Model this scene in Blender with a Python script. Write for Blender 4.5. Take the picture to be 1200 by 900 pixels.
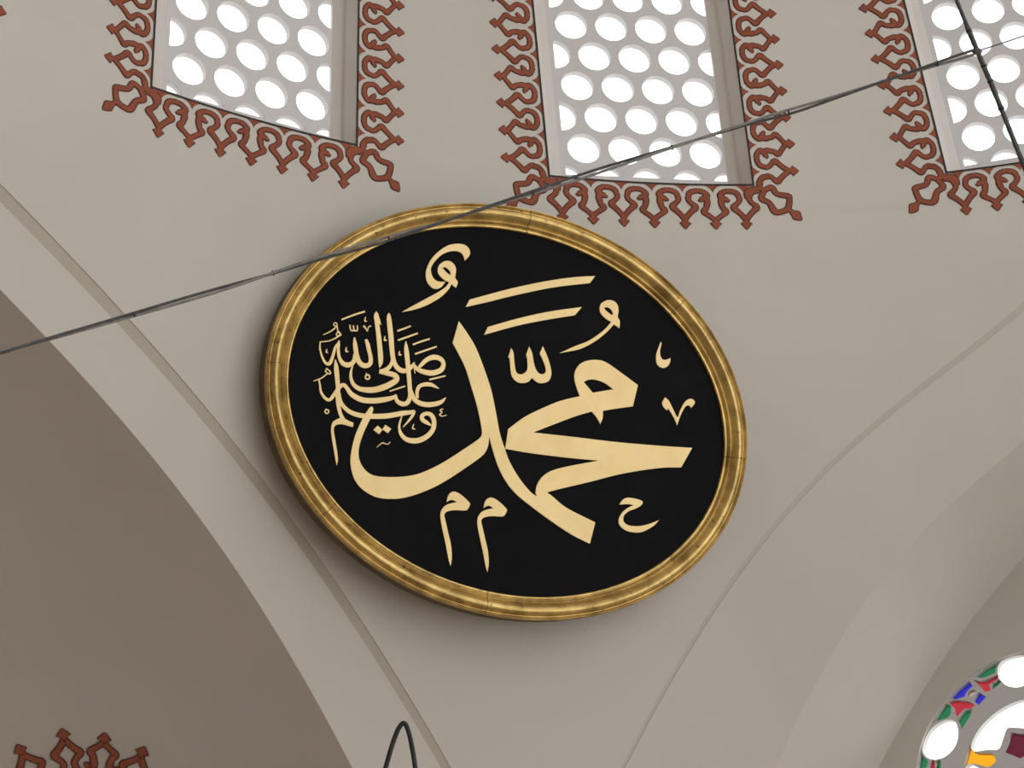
import bpy, bmesh, math, random
import numpy as np
from mathutils import Vector, Matrix
from mathutils.geometry import delaunay_2d_cdt
from mathutils.bvhtree import BVHTree

random.seed(7)
for o in list(bpy.data.objects): bpy.data.objects.remove(o)
SC = bpy.context.scene
COL = SC.collection

# ------------------------------------------------------------------ camera
CP = np.array([-4.3061, 0.9742, -1.5292])
YAW, PITCH, ROLL, FPX = 0.47806, 0.64215, -0.14881, 2941.9
cf = np.array([math.cos(PITCH)*math.cos(YAW), math.cos(PITCH)*math.sin(YAW), math.sin(PITCH)])
cr = np.array([math.sin(YAW), -math.cos(YAW), 0.0]); cu = np.cross(cr, cf)
_c, _s = math.cos(ROLL), math.sin(ROLL)
cr, cu = _c*cr+_s*cu, -_s*cr+_c*cu
cam_d = bpy.data.cameras.new('camera'); cam = bpy.data.objects.new('camera', cam_d); COL.objects.link(cam)
cam.matrix_world = Matrix(((cr[0], cu[0], -cf[0], CP[0]), (cr[1], cu[1], -cf[1], CP[1]), (cr[2], cu[2], -cf[2], CP[2]), (0, 0, 0, 1)))
cam_d.sensor_width = 36.0; cam_d.lens = 36.0*FPX/1200.0; cam_d.clip_end = 300
SC.camera = cam

# ------------------------------------------------------------------ world, light, exposure
W = bpy.data.worlds.new('overcast_sky'); SC.world = W; W.use_nodes = True
bgn = W.node_tree.nodes['Background']; bgn.inputs[0].default_value = (0.96, 0.985, 1.0, 1); bgn.inputs[1].default_value = 2.35
vs = SC.view_settings; vs.view_transform = 'Standard'; vs.look = 'None'; vs.exposure = 0.0; vs.gamma = 1.0; vs.use_curve_mapping = False

# ------------------------------------------------------------------ helpers: pixels of the photograph to rays
def rays(pts):
    pts = np.asarray(pts, float)
    d = cf + (pts[:, :1]-600)/FPX*cr - (pts[:, 1:2]-450)/FPX*cu
    return d/np.linalg.norm(d, axis=1, keepdims=True)
def proj(P):
    d = np.asarray(P)-CP; z = d@cf
    return np.stack([600+FPX*(d@cr)/z, 450-FPX*(d@cu)/z], -1)
# wall profile: a surface of revolution around the hall's vertical axis (pendentive below, drum above)
ZB = 7.174
KH = [-6., 0, .2, .5, 1.2, 2.5, 4.5, 6., 9.]; KS = [.21, .21, .36, .52, .62, .68, .45, .15, 0]
HH = np.linspace(-4., 9., 5201); _sl = np.interp(HH, KH, KS)
RR = np.concatenate([[0], np.cumsum((_sl[1:]+_sl[:-1])/2*np.diff(HH))]); RR += 6.967-np.interp(0, HH, RR)
ARC = np.concatenate([[0], np.cumsum(np.hypot(np.diff(RR), np.diff(HH)))]); ARC -= np.interp(0, HH, ARC)
def rad(z): return float(np.interp(ZB-z, HH, RR))
def z_of_r(r): return ZB-float(np.interp(r, RR, HH))
def slope(z): return float(np.interp(ZB-z, KH, KS))
def wall_hit(pts):
    out = []
    for d in rays(pts):
        lo, hi = 3., 30.
        for _ in range(50):
            m = (lo+hi)/2; P = CP+m*d
            if math.hypot(P[0], P[1]) < rad(P[2]): lo = m
            else: hi = m
        out.append(CP+lo*d)
    return np.array(out)
def wall_pt(az, z, off=0.0):
    r = rad(z); s = slope(z); n = 1/math.hypot(1, s)
    # inward normal of the wall leans down where the wall overhangs
    return np.array([(r-off*n)*math.cos(az), (r-off*n)*math.sin(az), z-off*n*s])

# ------------------------------------------------------------------ materials
def new_mat(name):
    m = bpy.data.materials.new(name); m.use_nodes = True
    nt = m.node_tree; return m, nt, nt.nodes['Principled BSDF']
def mixcol(nt, fac, a, b):
    n = nt.nodes.new('ShaderNodeMix'); n.data_type = 'RGBA'
    nt.links.new(fac, n.inputs[0]); n.inputs[6].default_value = (*a, 1); n.inputs[7].default_value = (*b, 1)
    return n.outputs[2]
def noise(nt, scale, detail=4, rough=.55, obj=True):
    tc = nt.nodes.new('ShaderNodeTexCoord'); n = nt.nodes.new('ShaderNodeTexNoise')
    n.inputs['Scale'].default_value = scale; n.inputs['Detail'].default_value = detail; n.inputs['Roughness'].default_value = rough
    nt.links.new(tc.outputs['Object'], n.inputs['Vector']); return n.outputs['Fac']
def ramp(nt, fac, lo, hi):
    n = nt.nodes.new('ShaderNodeMapRange'); n.inputs[1].default_value = lo; n.inputs[2].default_value = hi
    nt.links.new(fac, n.inputs[0]); return n.outputs[0]
def bump(nt, bsdf, fac, strength, dist):
    b = nt.nodes.new('ShaderNodeBump'); b.inputs['Strength'].default_value = strength; b.inputs['Distance'].default_value = dist
    nt.links.new(fac, b.inputs['Height']); nt.links.new(b.outputs[0], bsdf.inputs['Normal'])
def plaster(name, a, b, rough=.9, scale=.45):
    m, nt, p = new_mat(name)
    f = ramp(nt, noise(nt, scale, 5, .6), .35, .7)
    nt.links.new(mixcol(nt, f, a, b), p.inputs['Base Color']); p.inputs['Roughness'].default_value = rough
    p.inputs['Specular IOR Level'].default_value = .2
    bump(nt, p, noise(nt, 35, 4), .12, .004)
    return m
M = {}
M['plaster'] = plaster('wall_plaster', (.592, .548, .494), (.537, .494, .440))
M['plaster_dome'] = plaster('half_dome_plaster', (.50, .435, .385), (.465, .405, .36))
M['wall_darkened'] = plaster('darkened_wall', (.24, .21, .185), (.20, .175, .155))  # darkened tone for the back wall, so it bounces little light
M['plaster_line'] = plaster('tan_line_paint', (.455, .40, .335), (.41, .36, .30))
M['plaster_line2'] = plaster('faint_line_paint', (.525, .475, .42), (.495, .445, .39))
M['grille'] = plaster('grille_plaster', (.60, .57, .555), (.56, .53, .52))
M['reveal'] = plaster('reveal_plaster', (.60, .56, .52), (.55, .50, .455))
def flat(name, a, b, scale=6, rough=.8):
    m, nt, p = new_mat(name); f = ramp(nt, noise(nt, scale, 4), .35, .68)
    nt.links.new(mixcol(nt, f, a, b), p.inputs['Base Color']); p.inputs['Roughness'].default_value = rough
    p.inputs['Specular IOR Level'].default_value = .15; return m
M['red'] = flat('red_ochre_paint', (.30, .085, .045), (.235, .07, .042), 9)
M['red_dark'] = flat('dark_outline_paint', (.085, .035, .026), (.12, .048, .036), 20)
M['edge_black'] = flat('black_line_paint', (.035, .03, .028), (.05, .045, .04))
M['board'] = flat('black_board', (.004, .0036, .0045), (.006, .0054, .006), 3, .85)
M['cable'] = flat('cable_sheath', (.20, .185, .175), (.30, .28, .26), 30, .6)
M['cable_dark'] = flat('cable_dark', (.07, .068, .068), (.12, .115, .112), 30, .6)
M['iron'] = flat('black_iron', (.025, .026, .025), (.05, .05, .047), 14, .45)
M['carpet'] = flat('carpet', (.46, .38, .30), (.40, .32, .25), 2, .95)  # unseen beige floor, lightened to bounce light up onto the walls
def gold(name, a, b, metal, rough, sc, bs):
    m, nt, p = new_mat(name)
    f = ramp(nt, noise(nt, sc, 6, .65), .38, .66)
    nt.links.new(mixcol(nt, f, a, b), p.inputs['Base Color'])
    p.inputs['Metallic'].default_value = metal; p.inputs['Roughness'].default_value = rough
    bump(nt, p, noise(nt, 60, 3), bs, .002); return m
M['gold_frame'] = gold('gilded_frame', (.68, .475, .165), (.33, .21, .065), .7, .38, 7, .7)
_nt = M['gold_frame'].node_tree; _b = _nt.nodes['Principled BSDF']; _src = _b.inputs['Base Color'].links[0].from_socket   # worn brown specks in the gilding
_mx = _nt.nodes.new('ShaderNodeMix'); _mx.data_type = 'RGBA'; _nt.links.new(ramp(_nt, noise(_nt, 26, 5, .7), .60, .70), _mx.inputs[0]); _nt.links.new(_src, _mx.inputs[6]); _mx.inputs[7].default_value = (.16, .085, .03, 1); _nt.links.new(_mx.outputs[2], _b.inputs['Base Color'])
M['gold_letter'] = gold('gold_leaf', (.93, .70, .335), (.86, .63, .28), .2, .5, 5, .15)
M['wood'] = flat('rim_wood', (.16, .11, .06), (.10, .07, .04), 8, .7)
def glass(name, col, gl=.06):
    m = bpy.data.materials.new(name); m.use_nodes = True; nt = m.node_tree; nt.nodes.clear()
    o = nt.nodes.new('ShaderNodeOutputMaterial'); mx = nt.nodes.new('ShaderNodeMixShader'); mx.inputs[0].default_value = gl
    t = nt.nodes.new('ShaderNodeBsdfTransparent'); t.inputs[0].default_value = (*col, 1)
    g = nt.nodes.new('ShaderNodeBsdfGlossy'); g.inputs['Roughness'].default_value = .15; g.inputs['Color'].default_value = (.8, .8, .8, 1)
    nt.links.new(t.outputs[0], mx.inputs[1]); nt.links.new(g.outputs[0], mx.inputs[2]); nt.links.new(mx.outputs[0], o.inputs[0]); return m
M['clear'] = glass('clear_glass', (.99, .995, 1.0), .03)
M['g_green'] = glass('green_glass', (.006, .085, .032)); M['g_red'] = glass('red_glass', (.22, .012, .02)); M['g_blue'] = glass('blue_glass', (.012, .012, .22))
M['g_yellow'] = glass('yellow_glass', (.46, .20, .004)); M['g_wine'] = glass('wine_glass', (.055, .003, .01)); M['g_pale'] = glass('pale_rose_glass', (.20, .16, .14))

# ------------------------------------------------------------------ object helpers
def tag(o, label, cat=None, group=None, kind=None):
    o['label'] = label
    if cat: o['category'] = cat
    if group: o['group'] = group
    if kind: o['kind'] = kind
    return o
def empty(name, loc):
    o = bpy.data.objects.new(name, None); COL.objects.link(o); o.location = Vector(loc); o.empty_display_size = .2; return o
LOC = {}
def wloc(o):
    v = Vector(o.location)
    return v + wloc(o.parent) if o.parent else v
def mesh_obj(name, verts, faces, mat, parent=None, smooth=False, mats=None, midx=None):
    off = wloc(parent) if parent else Vector((0, 0, 0))
    me = bpy.data.meshes.new(name)
    me.from_pydata([tuple(Vector([float(c) for c in v])-off) for v in verts], [], faces)
    for mm in (mats or [mat]): me.materials.append(mm)
    if midx: me.polygons.foreach_set('material_index', midx)
    if smooth: me.polygons.foreach_set('use_smooth', [True]*len(me.polygons))
    me.update()
    o = bpy.data.objects.new(name, me); COL.objects.link(o)
    if parent: o.parent = parent
    return o
def recalc(o):
    bm = bmesh.new(); bm.from_mesh(o.data); bmesh.ops.recalc_face_normals(bm, faces=bm.faces); bm.to_mesh(o.data); bm.free()
def grid(rows):
    n = len(rows[0]); V = [p for r in rows for p in r]; F = []
    for i in range(len(rows)-1):
        for j in range(n-1): F.append((i*n+j, i*n+j+1, (i+1)*n+j+1, (i+1)*n+j))
    return V, F
def catmull(pts, closed, n=6):
    """pts: (x,y[,c]); c=1 marks a sharp corner. Works on any extra columns when c is absent (strokes)."""
    P = [np.array(p[:2], float) for p in pts]; c = [len(p) > 2 and p[2] == 1 for p in pts]; N = len(P); out = []
    for i in range(N if closed else N-1):
        p1, p2 = P[i], P[(i+1) % N]
        p0 = P[i-1] if (closed or i > 0) else p1; p3 = P[(i+2) % N] if (closed or i+2 < N) else p2
        t1 = (p2-p1) if c[i] else (p2-p0)/2; t2 = (p2-p1) if c[(i+1) % N] else (p3-p1)/2
        L = np.linalg.norm(p2-p1); 
        for t, k in ((t1, 0), (t2, 1)):
            l = np.linalg.norm(t)
            if l > 1.2*L: t *= 1.2*L/l
        for k in range(n):
            s = k/n; out.append((2*s**3-3*s**2+1)*p1+(s**3-2*s**2+s)*t1+(-2*s**3+3*s**2)*p2+(s**3-s**2)*t2)
    if not closed: out.append(P[-1])
    return out
def ribbon(pts, n=5):
    """pts (x,y,w) -> list of (left,right) 2D points of a swelling stroke"""
    A = np.array(pts, float); N = len(A); Q = []
    for i in range(N-1):
        p1, p2 = A[i], A[i+1]; p0 = A[i-1] if i else p1; p3 = A[i+2] if i+2 < N else p2
        t1, t2 = (p2-p0)/2, (p3-p1)/2
        for k in range(n):
            s = k/n; Q.append((2*s**3-3*s**2+1)*p1+(s**3-2*s**2+s)*t1+(-2*s**3+3*s**2)*p2+(s**3-s**2)*t2)
    Q.append(A[-1]); Q = np.array(Q); T = np.gradient(Q[:, :2], axis=0); T /= np.linalg.norm(T, axis=1, keepdims=True)+1e-9
    Nn = np.stack([-T[:, 1], T[:, 0]], 1)*np.abs(Q[:, 2:3])/2
    return list(zip(Q[:, :2]+Nn, Q[:, :2]-Nn))
def strip_mesh(rb, fmap, h):
    """raised stroke: top strip + side walls; fmap(x,y,height)->3D"""
    V = []; F = []
    for l, r in rb: V += [fmap(l[0], l[1], h), fmap(r[0], r[1], h), fmap(l[0], l[1], 0), fmap(r[0], r[1], 0)]
    n = len(rb)
    for i in range(n-1):
        a, b = 4*i, 4*i+4
        F += [(a, b, b+1, a+1), (a+2, b+2, b, a), (a+1, b+1, b+3, a+3)]
    F += [(0, 1, 3, 2), (4*n-4, 4*n-2, 4*n-1, 4*n-3)]
    return V, F
def poly_mesh(loops, fmap, h, back=0.0):
    """polygon with holes (even-odd): top face + walls down to back"""
    vs_, es = [], []
    for lp in loops:
        b = len(vs_); vs_ += [Vector((float(p[0]), float(p[1]))) for p in lp]; es += [(b+i, b+(i+1) % len(lp)) for i in range(len(lp))]
    r = delaunay_2d_cdt(vs_, es, [], 0, 1e-7)
    ov, of = r[0], [f for f in r[2]]
    cen = np.array([[sum(ov[i].x for i in f)/len(f), sum(ov[i].y for i in f)/len(f)] for f in of]); ins = np.zeros(len(of), int)
    for lp in loops:
        for i in range(len(lp)):
            (xa, ya), (xb, yb) = lp[i-1][:2], lp[i][:2]
            if ya == yb: continue
            hit = ((ya > cen[:, 1]) != (yb > cen[:, 1])) & (cen[:, 0] < (xb-xa)*(cen[:, 1]-ya)/(yb-ya)+xa); ins += hit
    of = [f for f, k in zip(of, ins) if k % 2]
    V = [fmap(v.x, v.y, h) for v in ov]; n = len(V); V += [fmap(v.x, v.y, back) for v in ov]
    F = [tuple(f) for f in of]; cnt = {}
    for f in of:
        for i in range(len(f)):
            e = (f[i], f[(i+1) % len(f)]); k = tuple(sorted(e)); cnt.setdefault(k, []).append(e)
    for k, l in cnt.items():
        if len(l) == 1: a, b = l[0]; F.append((b, a, a+n, b+n))
    return V, F

# ------------------------------------------------------------------ THE SETTING
# arch lines traced in the photograph, laid on the wall surface
GL = [(2,230),(50,275),(83,310),(110,338),(143,373),(187,427),(247,497),(300,564),(356,634),(421,734),(455,785),(485,835),(520,897)]
EL = [(2,342),(55,395),(100,443),(145,498),(300,705),(325,742),(355,792),(382,840),(411,899)]
GR = [(1199,364.7),(1182,374.7),(1161,389.7),(1140.5,403.8),(1119.7,419.7),(1098.8,437.2),(1078,453),(1057,471.8),(1036,490.5),(1015.5,510),(994.7,528),(973.8,547),(953,568.8),(932,589.5),(911,613.4),(890.5,637.5),(869.7,664.7),(829,718),(789,784),(758,842),(740,891)]
ER = [(1198,518),(1144,564),(1087,616),(1047,664),(993,736),(953,807),(911,896)]
class ArchLine:
    """distance d(az) of the line from the hall axis plane; smooth fit of the traced points, run on outside the frame"""
    def __init__(s, pts, axis, crown):
        H = wall_hit(pts); s.axis = axis
        az = np.arctan2(H[:, 1], H[:, 0]); d = H[:, axis]
        t = np.abs(az-(math.pi/2 if axis == 1 else 0))        # angle from the crown
        s.t0, s.t1 = t.min(), t.max(); s.co = np.polyfit(t, d, 3); s.crown = crown
        s.d0 = np.polyval(s.co, s.t0); s.d1 = np.polyval(s.co, s.t1); s.g1 = np.polyval(np.polyder(s.co), s.t1); s.g0 = np.polyval(np.polyder(s.co), s.t0); s.crown = s.d0-s.g0*s.t0/2
    def d(s, t):
        t = abs(t)
        if t < s.t0:
            f = t/s.t0; c = max(s.crown, 7.03 if s.d0 < 7.0 else s.crown)
            return (2*f**3-3*f*f+1)*c+(-2*f**3+3*f*f)*s.d0+(f**3-f*f)*s.g0*s.t0
        if t > s.t1: return s.d1+min(max(s.g1, 0), .25)*(t-s.t1)
        return float(np.polyval(s.co, t))
    def pt(s, t, dd=0.0, off=0.0):
        r = max((s.d(t)+dd)/math.cos(t), 6.968)
        az = math.pi/2-t if s.axis == 1 else t
        return wall_pt(az, z_of_r(r), off)
gL, eL = ArchLine(GL, 1, 7.02), ArchLine(EL, 1, 7.20)
gR, eR = ArchLine(GR, 0, 7.00), ArchLine(ER, 0, 7.18)
WL, WR = .0165, .008                                    # half widths of the arch lines
def meet(a, b, wa, wb):                                  # lower end where the two lines run into each other
    for t in np.linspace(.60, .95, 700):
        r1 = (a.d(t)+wa)/math.cos(t); t2 = math.pi/2-t; r2 = (b.d(t2)+wb)/math.cos(t2)
        if r1 >= r2: return t
    return .78
tm = meet(gL, gR, -WL, -WR)
S = np.linspace(0, 1, 110)
WAZ, WSP, WHW, WH = .7634, .3127, .556, 1.90            # first window azimuth, spacing, half width, height
WINS = [2, 1, 0, -1, -2]
def col_funcs():
    fs = []; prev = ('a', -.38)
    fs.append((prev, ('a', 0.0), 4, False)); prev = ('a', 0.0)
    for c in sorted(WAZ+WSP*w for w in WINS):
        fs.append((prev, ('w', c, -WHW), 6, False)); fs.append((('w', c, -WHW), ('w', c, WHW), 10, True)); prev = ('w', c, WHW)
    fs.append((prev, ('a', math.pi/2), 4, False)); fs.append((('a', math.pi/2), ('a', math.pi/2+.38), 4, False)); return fs
def col_az(cd, r): return cd[1] if cd[0] == 'a' else cd[1]+cd[2]/r
FR = [0.0]
for a_, b_, n_, _w in col_funcs()[1:-1]:
    x0, x1 = col_az(a_, 6.967), col_az(b_, 6.967); FR += [(x0+(x1-x0)*k/n_)/(math.pi/2) for k in range(1, n_+1)]
FR[-1] = 1.0
rows = []
for s in S:
    tl = tm*(1-s); tr = (math.pi/2-tm)*(1-s)
    pl, pr = gL.pt(tl, -WL), gR.pt(tr, -WR)
    al, ar = math.pi/2-tl, tr
    rows.append([wall_pt(ar+(al-ar)*k, pr[2]+(pl[2]-pr[2])*k) for k in FR])
zcl, zcr = gL.pt(0, -WL)[2], gR.pt(0, -WR)[2]
for q in (.5, 1.0): rows.append([wall_pt(math.pi/2*k, (zcr+(zcl-zcr)*k)*(1-q)+ZB*q) for k in FR])
V, F = grid(rows)
tag(mesh_obj('wall_pendentive', V, F, M['plaster'], smooth=True), 'pale curved plaster pendentive between the two arches behind the black and gold roundel', 'wall', kind='structure')
tag(mesh_obj('wall_pendentive_rear', [(-p[0], p[1], p[2]) for p in V], F, M['plaster'], smooth=True), 'pendentive on the far side of the left arch, outside the picture', 'wall', kind='structure')
def arch_rows(line, dlist, offs, tmax, tmin=-.80, n=240):
    return [[line.pt(t, dd, off) for dd, off in zip(dlist, offs)] for t in np.linspace(tmin, tmax, n)]
def band(g, e, w, tmax, tmin=-.80, n=240, m=10):
    out = []
    for t in np.linspace(tmin, tmax, n):
        a, b = g.d(t)+w, e.d(t)
        out.append([g.pt(t, a+(b-a)*k/m-g.d(t)) for k in range(m+1)])
    return out
for nm, g, e, w, tmx, lab, tn, mm, lt in (('wall_left_arch', gL, eL, WL, .80, 'pale plaster face of the left arch beside the dark half dome', 'trim_1', 'plaster_line', 'tan line following the left arch'),
                                       ('wall_right_arch', gR, eR, WR, .80, 'pale plaster face of the right arch above the stained glass window', 'trim_2', 'plaster_line2', 'faint tan line following the right arch')):
    V, F = grid(band(g, e, w, tmx)); tag(mesh_obj(nm, V, F, M['plaster'], smooth=True), lab, 'wall', kind='structure')
    dep = -.0035 if nm == 'wall_left_arch' else -.003
    V, F = grid(arch_rows(g, [-w, -w*.98, -w*.5, w*.5, w*.98, w], [0, dep, dep, dep, dep, 0], tmx)); tag(mesh_obj(tn, V, F, M[mm]), lt, 'trim', kind='structure')

# pier under the pendentive, carrying both arches down to the floor
def edge_az(line):
    P = np.array([line.pt(t) for t in np.linspace(.3, .80, 80)]); o_ = np.argsort(P[:, 2])
    zz, aa = P[o_, 2], np.arctan2(P[o_, 1], P[o_, 0]); return lambda z: float(np.interp(z, zz, aa))
aL, aR = edge_az(eL), edge_az(eR); prow = []
for z in list(np.linspace(5.0, 0.5, 46))+[-2., -5., -9.]:
    a1, a0 = aL(z)-.004, aR(z)+.004
    if a1-a0 < .10: m_ = (a0+a1)/2; a0, a1 = m_-.05, m_+.05
    prow.append([wall_pt(a0+(a1-a0)*k/8, z, -.05) for k in range(9)])
V, F = grid(prow)
tag(mesh_obj('wall_pier', V, F, M['plaster'], smooth=True), 'plaster pier below the pendentive, under the bottom edge of the picture', 'wall', kind='structure')

# left half dome behind the left arch edge
TL = np.linspace(-.80, .80, 240)
edgeL = [eL.pt(t) for t in TL]
dome_rows = []
XC = 0.2
for k in range(41):
    ps = k/40*math.pi/2*.995
    dome_rows.append([np.array([XC+(p[0]-XC)*math.cos(ps), p[1]+6.0*math.sin(ps), p[2]*math.cos(ps)*1.0]) for p in edgeL])
V, F = grid(dome_rows)
for col in (0, -1):                                     # apse wall carrying the half dome down to the floor
    nb = len(V); ring = [r_[col] for r_ in dome_rows]; V = V+ring+[np.array([p[0], p[1], -9.]) for p in ring]; m_ = len(ring)
    F = F+[(nb+i, nb+i+1, nb+m_+i+1, nb+m_+i) for i in range(m_-1)]
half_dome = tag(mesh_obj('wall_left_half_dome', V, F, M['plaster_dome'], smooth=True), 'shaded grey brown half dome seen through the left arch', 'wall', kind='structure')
# right arch: soffit and tympanum wall
X2 = 7.43
TR = np.linspace(-.80, .80, 240)
edgeR = [eR.pt(t) for t in TR]
V, F = grid([[np.array([p[0]+(X2-p[0])*k/8, p[1], p[2]]) for p in edgeR] for k in range(9)])
tag(mesh_obj('wall_right_soffit', V, F, M['plaster'], smooth=True), 'curved underside of the right arch in front of the stained glass wall', 'wall', kind='structure')
def planeX(pts):
    d = rays(pts); return CP+((X2-CP[0])/d[:, 0])[:, None]*d
_o = planeX([(1075.6,898),(1081.8,857),(1088,847),(1109,820),(1136,797),(1171.6,772),(1198,762)])
_A = np.c_[2*_o[:, 1], 2*_o[:, 2], np.ones(len(_o))]; _q = np.linalg.lstsq(_A, _o[:, 1]**2+_o[:, 2]**2, rcond=None)[0]
SY, SZ = float(_q[0]), float(_q[1]); SRAD = math.sqrt(_q[2]+SY*SY+SZ*SZ)
circ = lambda r, n=72: [(SY+r*math.cos(2*math.pi*i/n), SZ+r*math.sin(2*math.pi*i/n)) for i in range(n)]
outl = [(p[1], p[2]) for p in edgeR] + [(edgeR[-1][1], -9.0), (edgeR[0][1], -9.0)]
V, F = poly_mesh([outl, circ(SRAD)], lambda a, b, h: np.array([X2+h, a, b]), 0, .04)
tag(mesh_obj('wall_right_tympanum', V, F, M['plaster']), 'flat plaster wall under the right arch holding the round stained glass window', 'wall', kind='structure')

# drum and dome above
def lower_z(az):
    if az > math.pi/2: return gL.pt(math.pi/2-az, -WL)[2]
    if az < 0: return gR.pt(az, -WR)[2]
    zl, zr = gL.pt(0, -WL)[2], gR.pt(0, -WR)[2]
    return zr+(zl-zr)*az/(math.pi/2)
cols = []                                               # (kind, window, u) column breakpoints in order of azimuth
def zs_top():
    return [ZB+WH*k/12*.9787 for k in range(13)]
zrows = zs_top(); ztop = zrows[-1]; rtop = rad(ztop)
dome_tail = [(rtop*math.cos(a), ztop+5.2*math.sin(a)) for a in np.linspace(.03, 1.5, 22)]
V, F = [], []
for a, b, n, win in col_funcs():
    base = len(V); nr = 0
    r0 = rad(ZB); lo = []
    for k in range(n+1):
        az = col_az(a, r0)+(col_az(b, r0)-col_az(a, r0))*k/n; lo.append(az)
    grid_rows = []
    side = lo[-1] <= 1e-6 or lo[0] >= math.pi/2-1e-6; nlow = 2 if side else 0
    if side:
        for q in (0, .5): grid_rows.append([wall_pt(az, lower_z(az)+(ZB-lower_z(az))*q) for az in lo])
    for z in zrows:
        r = rad(z); grid_rows.append([wall_pt(col_az(a, r)+(col_az(b, r)-col_az(a, r))*k/n, z) for k in range(n+1)])
    for r, z in dome_tail:
        grid_rows.append([np.array([r*math.cos(x), r*math.sin(x), z]) for x in [col_az(a, rtop)+(col_az(b, rtop)-col_az(a, rtop))*k/n for k in range(n+1)]])
    v, f = grid(grid_rows); w_ = n
    for i, fc in enumerate(f):
        row = i//w_
        if win and row < len(zrows)-1: continue
        F.append(tuple(base+x for x in fc))
    V += v
dome = mesh_obj('ceiling', V, F, M['plaster'], smooth=True)
bm = bmesh.new(); bm.from_mesh(dome.data); bmesh.ops.remove_doubles(bm, verts=bm.verts, dist=1e-4); bm.to_mesh(dome.data); bm.free()
tag(dome, 'pale plaster drum and dome pierced by round-holed windows with red painted borders', 'ceiling', kind='structure')
# unseen rear of the dome, its reach set to limit light from above
rear = []
for r, z in [(rad(ZB), ZB), (rad(ZB+.95), ZB+.95), (rtop, ztop)]+dome_tail:
    rear.append([np.array([r*math.cos(x), r*math.sin(x), z]) for x in np.linspace(math.pi/2+.38, 4.95, 60)])
V, F = grid(rear)
tag(mesh_obj('ceiling_rear', V, F, M['plaster'], smooth=True), 'rear half of the plaster dome above the hall', 'ceiling', kind='structure')
V = [(-7.6, 16, -9), (-7.6, -9, -9), (-7.6, -9, 7.2), (-7.6, 16, 7.2)]  # unseen hall wall, added to block light from this side
tag(mesh_obj('wall_back', V, [(0, 1, 2, 3)], M['wall_darkened']), 'unseen dark hall wall behind the viewer, added to block light', 'wall', kind='structure')
# floor far below
V = [(-14, -14, -9), (14, -14, -9), (14, 14, -9), (-14, 14, -9)]
tag(mesh_obj('floor', V, [(0, 1, 2, 3)], M['carpet']), 'beige carpeted hall floor far below the arches', 'floor', kind='structure')

# ------------------------------------------------------------------ WINDOWS
U1 = .1675                                              # ornament period
ZS, ZT = .000625, .00070                                # tracing scale of the ornament
A_LEG = [(0,302,36),(35,262,34),(72,228,36),(102,200,42),(74,172,32),(52,152,32),(42,128,34),(50,108,32),(52,94,36),(70,75,36),(100,64,34),(134,60,34)]
B_LEG = [(0,306,34),(40,278,30),(82,250,34),(98,232,40),(74,205,34),(66,178,38),(60,150,40),(72,122,46),(58,102,40),(66,86,36),(96,67,34),(134,60,34)]
B_SPUR = [(72,122,30),(100,130,34),(122,140,26),(136,132,10)]
def motif_shapes(kind):
    """ribbons in (s,t): s along the window edge, t outward from it (metres), origin on the edge"""
    leg = A_LEG if kind == 'A' else B_LEG; out = []
    for sg in (-1, 1):
        out.append([(sg*x*ZS, y*ZT, w*.00074) for x, y, w in leg])
        if kind == 'B': out.append([(sg*x*ZS, y*ZT, w*.00074) for x, y, w in B_SPUR])
    out.append([(0, 300*ZT, .018), (0, 316*ZT, .030), (0, 330*ZT, .058), (0, 350*ZT, .036), (0, 378*ZT, .003)])
    return out
def paint(name, shapes, place, parent, lift=.002, outline=.008):
    """flat paint: dark outline with the red fill over it; place(s,t,off)->3D"""
    V, F, mi = [], [], []
    for layer, (gw, off, m) in enumerate(((outline, lift, 1), (-.004, lift+.0022, 0))):
        for sh in shapes:
            rb = ribbon([(x, y, max(w+gw, .002)) for x, y, w in sh], 4); b = len(V)
            for l, r in rb: V += [place(l[0], l[1], off), place(r[0], r[1], off)]
            for i in range(len(rb)-1): F.append((b+2*i, b+2*i+1, b+2*i+3, b+2*i+2)); mi.append(m)
    return mesh_obj(name, V, F, None, parent, mats=[M['red'], M['red_dark']], midx=mi)
def tri_mesh(parent, name, pts2, place, mat, lift):
    V, F = poly_mesh([pts2], lambda a, b, h: place(a, b, h), lift, 0.0); return mesh_obj(name, V, F, mat, parent)
def clip_rect(poly, u0, u1, v0, v1):
    for ax, val, sg in ((0, u0, 1), (0, u1, -1), (1, v0, 1), (1, v1, -1)):
        out = []
        for i in range(len(poly)):
            a, b = poly[i-1], poly[i]; da, db = sg*(a[ax]-val), sg*(b[ax]-val)
            if (da >= 0) != (db >= 0):
                t = da/(da-db); out.append((a[0]+(b[0]-a[0])*t, a[1]+(b[1]-a[1])*t))
            if db >= 0: out.append(b)
        poly = out
        if not poly: return []
    return poly
GD, GT, HR, HP = .085, .042, .0905, .2265               # grille depth, thickness, hole radius, hole spacing
phase = None
def win_frame(c):
    O = wall_pt(c, ZB); t = np.array([-math.sin(c), math.cos(c), 0]); ln = math.atan(.21)
    up = np.array([-math.sin(ln)*math.cos(c), -math.sin(ln)*math.sin(c), math.cos(ln)])
    n = np.array([math.cos(ln)*math.cos(c), math.cos(ln)*math.sin(c), math.sin(ln)]); return O, t, up, n
def on_grille(px, c):
    O, t, up, n = win_frame(c); O2 = O+GD*n; d = rays([px])[0]; P = CP+((O2-CP)@n)/(d@n)*d
    return (P-O2)@t, (P-O2)@up
PH = on_grille((756.4, 177), WAZ); VCUT = on_grille((760, 208.5), WAZ)[1]
PANE = None
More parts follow.
